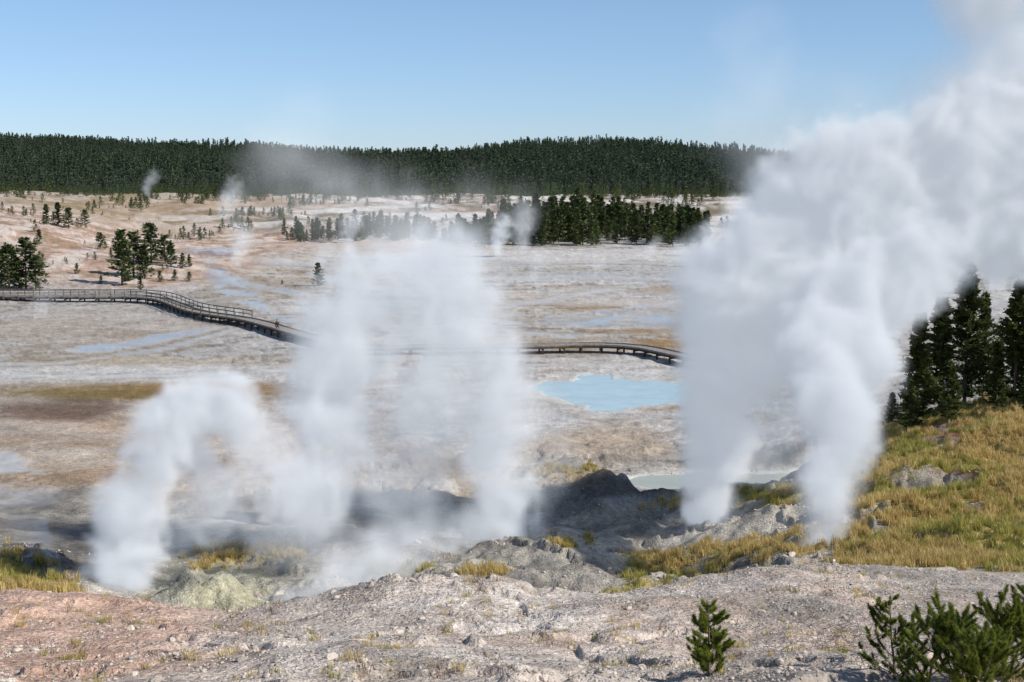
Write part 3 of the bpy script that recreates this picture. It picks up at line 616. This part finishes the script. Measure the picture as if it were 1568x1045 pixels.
def steam(name,paths,dx,noise_s=1.5,amp=.55,edge=.45,seed=0.,maxd=2.0,thr=.12):
    r=np.random.default_rng(int(seed*10)+3)
    samp=[]
    for path in paths:
        for (a,b_) in zip(path[:-1],path[1:]):
            pa=np.array(W(a[0],a[1],a[2]));pb=np.array(W(b_[0],b_[1],b_[2]));ra=a[3]*a[2]/F;rb=b_[3]*b_[2]/F
            n=max(1,int(np.linalg.norm(pb-pa)/(.35*min(ra,rb))))
            for k in range(n):
                t=k/n;rr=ra+(rb-ra)*t;c=pa+(pb-pa)*t; w=a[4]+(b_[4]-a[4])*t
                samp.append((c+r.normal(size=3)*rr*.14,rr*r.uniform(.85,1.05),w))
    C=np.array([s[0] for s in samp]);R=np.array([s[1] for s in samp])
    mn=(C-R[:,None]*1.25).min(0);mx=(C+R[:,None]*1.25).max(0)
    n=np.ceil((mx-mn)/dx).astype(int)+1; mx=mn+(n-1)*dx
    gx,gy,gz=[mn[i]+dx*np.arange(n[i]) for i in range(3)]
    Fq=np.full((n[2],n[1],n[0]),-9.,np.float32);A=np.zeros_like(Fq);B=np.full_like(Fq,1e-6)
    for c,rr,w in samp:
        e=rr*1.3
        i0=np.maximum(((c-e-mn)/dx).astype(int),0);i1=np.minimum(((c+e-mn)/dx).astype(int)+2,n)
        if (i1<=i0).any(): continue
        X=gx[i0[0]:i1[0]][None,None,:]-c[0];Y=gy[i0[1]:i1[1]][None,:,None]-c[1];Zz=gz[i0[2]:i1[2]][:,None,None]-c[2]
        q=(1-np.sqrt(X*X+Y*Y+Zz*Zz)/rr).astype(np.float32)
        sl=(slice(i0[2],i1[2]),slice(i0[1],i1[1]),slice(i0[0],i1[0]))
        Fq[sl]=np.maximum(Fq[sl],q);k=np.clip(q+.3,0,None)**2;A[sl]+=w*k;B[sl]+=k
    mask=Fq>-.3; idx=np.nonzero(mask)
    px=gx[idx[2]];py=gy[idx[1]];pz=gz[idx[0]]
    f=Fq[mask];w=A[mask]/B[mask]
    s=noise_s
    wx=perlin(px/(s*1.3),py/(s*1.3),pz/(s*1.3)+seed)*.45*s;wz=perlin(px/(s*1.3)+40,py/(s*1.3),pz/(s*1.3)+seed)*.45*s
    t=0;am=1;sm=0;fr=1/s
    for o in range(4):
        nn=perlin((px+wx)*fr+seed*3+o*7,(py)*fr+o*3,(pz+wz)*fr*.9-seed)
        t=t+am*(1-3.0*np.abs(nn)) if o<2 else t+am*1.6*nn
        sm+=am;am*=.5;fr*=2.05
    t=t/sm
    low=perlin(px/(s*3),py/(s*3),pz/(s*3)+seed+9)
    d=sstep(0,edge,f-thr+amp*(t-.25)*.9+.25*low)*w*(.65+.7*np.clip(t+.3,0,1))
    gh=hgt(px,py)
    d=d*(pz>gh-.1)
    D=np.zeros_like(Fq);D[mask]=d*maxd
    me=bpy.data.meshes.new(name);N_=D.size
    me.vertices.add(N_)
    Zg,Yg,Xg=np.meshgrid(gz,gy,gx,indexing='ij');me.vertices.foreach_set('co',np.stack([Xg,Yg,Zg],-1).astype(np.float32).ravel())
    a=me.attributes.new('dens','FLOAT','POINT');a.data.foreach_set('value',D.ravel().astype(np.float32))
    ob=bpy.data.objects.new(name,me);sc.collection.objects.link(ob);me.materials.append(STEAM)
    ng=bpy.data.node_groups.new(name,'GeometryNodeTree'); ng.interface.new_socket('Geometry',in_out='INPUT',socket_type='NodeSocketGeometry'); ng.interface.new_socket('Geometry',in_out='OUTPUT',socket_type='NodeSocketGeometry')
    N=ng.nodes; Lk=ng.links; gi=N.new('NodeGroupInput'); go=N.new('NodeGroupOutput')
    vc=N.new('GeometryNodeVolumeCube');vc.inputs['Min'].default_value=tuple(mn);vc.inputs['Max'].default_value=tuple(mx)
    for nm,i in (('Resolution X',0),('Resolution Y',1),('Resolution Z',2)): vc.inputs[nm].default_value=int(n[i])
    ps=N.new('GeometryNodeInputPosition');sb=N.new('ShaderNodeVectorMath');sb.operation='SUBTRACT';sb.inputs[1].default_value=tuple(mn);Lk.new(ps.outputs[0],sb.inputs[0])
    scn=N.new('ShaderNodeVectorMath');scn.operation='SCALE';scn.inputs['Scale'].default_value=1/dx;Lk.new(sb.outputs[0],scn.inputs[0])
    ad=N.new('ShaderNodeVectorMath');ad.operation='ADD';ad.inputs[1].default_value=(.5,.5,.5);Lk.new(scn.outputs[0],ad.inputs[0])
    fl=N.new('ShaderNodeVectorMath');fl.operation='FLOOR';Lk.new(ad.outputs[0],fl.inputs[0])
    dt=N.new('ShaderNodeVectorMath');dt.operation='DOT_PRODUCT';dt.inputs[1].default_value=(1,int(n[0]),int(n[0]*n[1]));Lk.new(fl.outputs[0],dt.inputs[0])
    fi=N.new('FunctionNodeFloatToInt');Lk.new(dt.outputs['Value'],fi.inputs[0])
    si=N.new('GeometryNodeSampleIndex');si.data_type='FLOAT';si.clamp=True;Lk.new(gi.outputs[0],si.inputs['Geometry']);na=N.new('GeometryNodeInputNamedAttribute');na.data_type='FLOAT';na.inputs['Name'].default_value='dens'
    Lk.new(na.outputs[0],si.inputs['Value']);Lk.new(fi.outputs[0],si.inputs['Index']);Lk.new(si.outputs[0],vc.inputs['Density'])
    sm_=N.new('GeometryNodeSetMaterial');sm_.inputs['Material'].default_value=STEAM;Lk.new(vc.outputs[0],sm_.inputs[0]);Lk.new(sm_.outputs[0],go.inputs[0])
    ob.modifiers.new('vapour','NODES').node_group=ng
    print(name,n,N_,'mask',len(px),time.time()-T0)
    return ob
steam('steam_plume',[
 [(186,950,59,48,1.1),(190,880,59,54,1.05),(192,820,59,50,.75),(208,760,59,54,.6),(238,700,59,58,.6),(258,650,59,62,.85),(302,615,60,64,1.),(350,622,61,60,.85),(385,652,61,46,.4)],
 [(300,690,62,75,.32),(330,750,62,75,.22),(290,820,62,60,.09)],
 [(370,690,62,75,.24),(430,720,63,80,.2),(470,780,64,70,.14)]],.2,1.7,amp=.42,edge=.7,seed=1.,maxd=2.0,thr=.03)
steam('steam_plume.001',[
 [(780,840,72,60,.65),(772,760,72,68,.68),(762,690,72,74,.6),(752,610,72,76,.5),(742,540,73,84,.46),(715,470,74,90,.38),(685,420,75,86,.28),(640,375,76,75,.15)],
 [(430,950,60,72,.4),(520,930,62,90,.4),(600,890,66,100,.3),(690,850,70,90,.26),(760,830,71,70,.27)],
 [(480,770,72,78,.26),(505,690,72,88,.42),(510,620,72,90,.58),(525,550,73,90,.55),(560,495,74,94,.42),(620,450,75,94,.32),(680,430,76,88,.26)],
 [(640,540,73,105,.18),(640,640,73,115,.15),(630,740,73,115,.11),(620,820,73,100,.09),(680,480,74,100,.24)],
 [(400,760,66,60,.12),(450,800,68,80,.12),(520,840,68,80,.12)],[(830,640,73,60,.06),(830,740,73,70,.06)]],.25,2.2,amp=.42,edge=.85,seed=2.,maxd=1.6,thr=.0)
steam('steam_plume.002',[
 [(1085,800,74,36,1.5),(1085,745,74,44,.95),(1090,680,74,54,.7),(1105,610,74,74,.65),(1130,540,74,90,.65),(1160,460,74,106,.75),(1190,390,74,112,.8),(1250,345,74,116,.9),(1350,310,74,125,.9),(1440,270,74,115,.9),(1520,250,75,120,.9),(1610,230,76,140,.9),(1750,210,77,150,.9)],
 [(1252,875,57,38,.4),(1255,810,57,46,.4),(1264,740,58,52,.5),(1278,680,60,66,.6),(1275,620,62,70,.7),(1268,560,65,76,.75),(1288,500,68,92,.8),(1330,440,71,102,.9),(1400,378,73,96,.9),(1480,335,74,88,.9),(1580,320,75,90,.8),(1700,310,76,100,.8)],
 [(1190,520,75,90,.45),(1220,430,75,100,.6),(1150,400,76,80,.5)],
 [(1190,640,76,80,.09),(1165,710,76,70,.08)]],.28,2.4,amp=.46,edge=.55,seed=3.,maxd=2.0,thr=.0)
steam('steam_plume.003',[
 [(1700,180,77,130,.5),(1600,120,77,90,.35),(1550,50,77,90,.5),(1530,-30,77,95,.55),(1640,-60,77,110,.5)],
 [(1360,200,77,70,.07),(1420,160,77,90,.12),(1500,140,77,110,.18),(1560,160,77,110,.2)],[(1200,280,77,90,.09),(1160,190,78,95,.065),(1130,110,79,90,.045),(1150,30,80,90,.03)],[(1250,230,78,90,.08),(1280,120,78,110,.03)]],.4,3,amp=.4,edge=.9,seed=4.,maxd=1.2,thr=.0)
STEAM=steam_mat('thin_vapour',.42,(.88,.93,1))  # stronger added glow lifts the thin drift, which scatters too dark
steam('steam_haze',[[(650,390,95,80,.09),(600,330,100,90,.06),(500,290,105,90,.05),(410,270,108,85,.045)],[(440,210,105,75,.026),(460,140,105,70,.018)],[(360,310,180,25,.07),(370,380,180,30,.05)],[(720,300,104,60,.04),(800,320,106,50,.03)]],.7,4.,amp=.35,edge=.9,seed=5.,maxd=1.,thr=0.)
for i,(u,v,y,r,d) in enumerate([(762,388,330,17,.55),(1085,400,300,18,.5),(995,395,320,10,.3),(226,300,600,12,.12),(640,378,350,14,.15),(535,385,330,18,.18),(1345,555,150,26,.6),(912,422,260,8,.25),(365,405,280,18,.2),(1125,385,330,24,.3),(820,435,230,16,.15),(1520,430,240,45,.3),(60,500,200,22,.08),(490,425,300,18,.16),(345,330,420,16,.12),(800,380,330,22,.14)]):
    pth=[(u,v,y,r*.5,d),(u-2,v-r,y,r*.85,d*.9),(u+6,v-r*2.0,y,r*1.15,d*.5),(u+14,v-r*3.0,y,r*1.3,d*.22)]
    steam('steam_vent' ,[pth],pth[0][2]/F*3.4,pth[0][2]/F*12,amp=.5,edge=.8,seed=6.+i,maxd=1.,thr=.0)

# ---------------------------------------------------------------- light, sky, camera
sv=Vector((.78,-.30,.68)).normalized()
el=math.asin(sv.z)
sd=bpy.data.lights.new('sun','SUN'); sd.energy=5.0; sd.angle=math.radians(.53); sd.color=(1,.955,.885)
so=bpy.data.objects.new('sun',sd); so.rotation_euler=sv.to_track_quat('Z','Y').to_euler(); so.location=(30,-20,60); sc.collection.objects.link(so)
w=bpy.data.worlds.new('World'); sc.world=w; w.use_nodes=True; N=w.node_tree.nodes; Lk=w.node_tree.links
sk=N.new('ShaderNodeTexSky'); sk.sky_type='NISHITA'; sk.sun_disc=False; sk.sun_elevation=el; sk.sun_rotation=math.atan2(sv.x,sv.y); sk.altitude=2200; sk.air_density=1.; sk.dust_density=.2; sk.ozone_density=2.
tc=N.new('ShaderNodeTexCoord'); sx=N.new('ShaderNodeSeparateXYZ'); Lk.new(tc.outputs['Generated'],sx.inputs[0])
rp=N.new('ShaderNodeValToRGB'); Lk.new(sx.outputs['Z'],rp.inputs['Fac'])
e=rp.color_ramp.elements; e[0].position=0.; e[0].color=(.60,.72,1.0,1); e[1].position=.30; e[1].color=(.98,1,1,1)
k=e.new(.10); k.color=(.80,.88,1.,1)
mu=N.new('ShaderNodeMix'); mu.data_type='RGBA'; mu.blend_type='MULTIPLY'; mu.inputs['Factor'].default_value=1
Lk.new(sk.outputs[0],mu.inputs['A']); Lk.new(rp.outputs[0],mu.inputs['B']); Lk.new(mu.outputs['Result'],N['Background'].inputs[0]); N['Background'].inputs[1].default_value=.12
cd=bpy.data.cameras.new('camera'); cd.sensor_width=36; cd.lens=50.006; cd.clip_end=30000; cd.clip_start=.1
co=bpy.data.objects.new('camera',cd); co.location=(0,0,H); co.rotation_euler=(math.radians(90)-PIT,0,0); sc.collection.objects.link(co); sc.camera=co
sc.view_settings.view_transform='Standard'; sc.view_settings.look='None'; sc.view_settings.exposure=0
print('done',time.time()-T0)
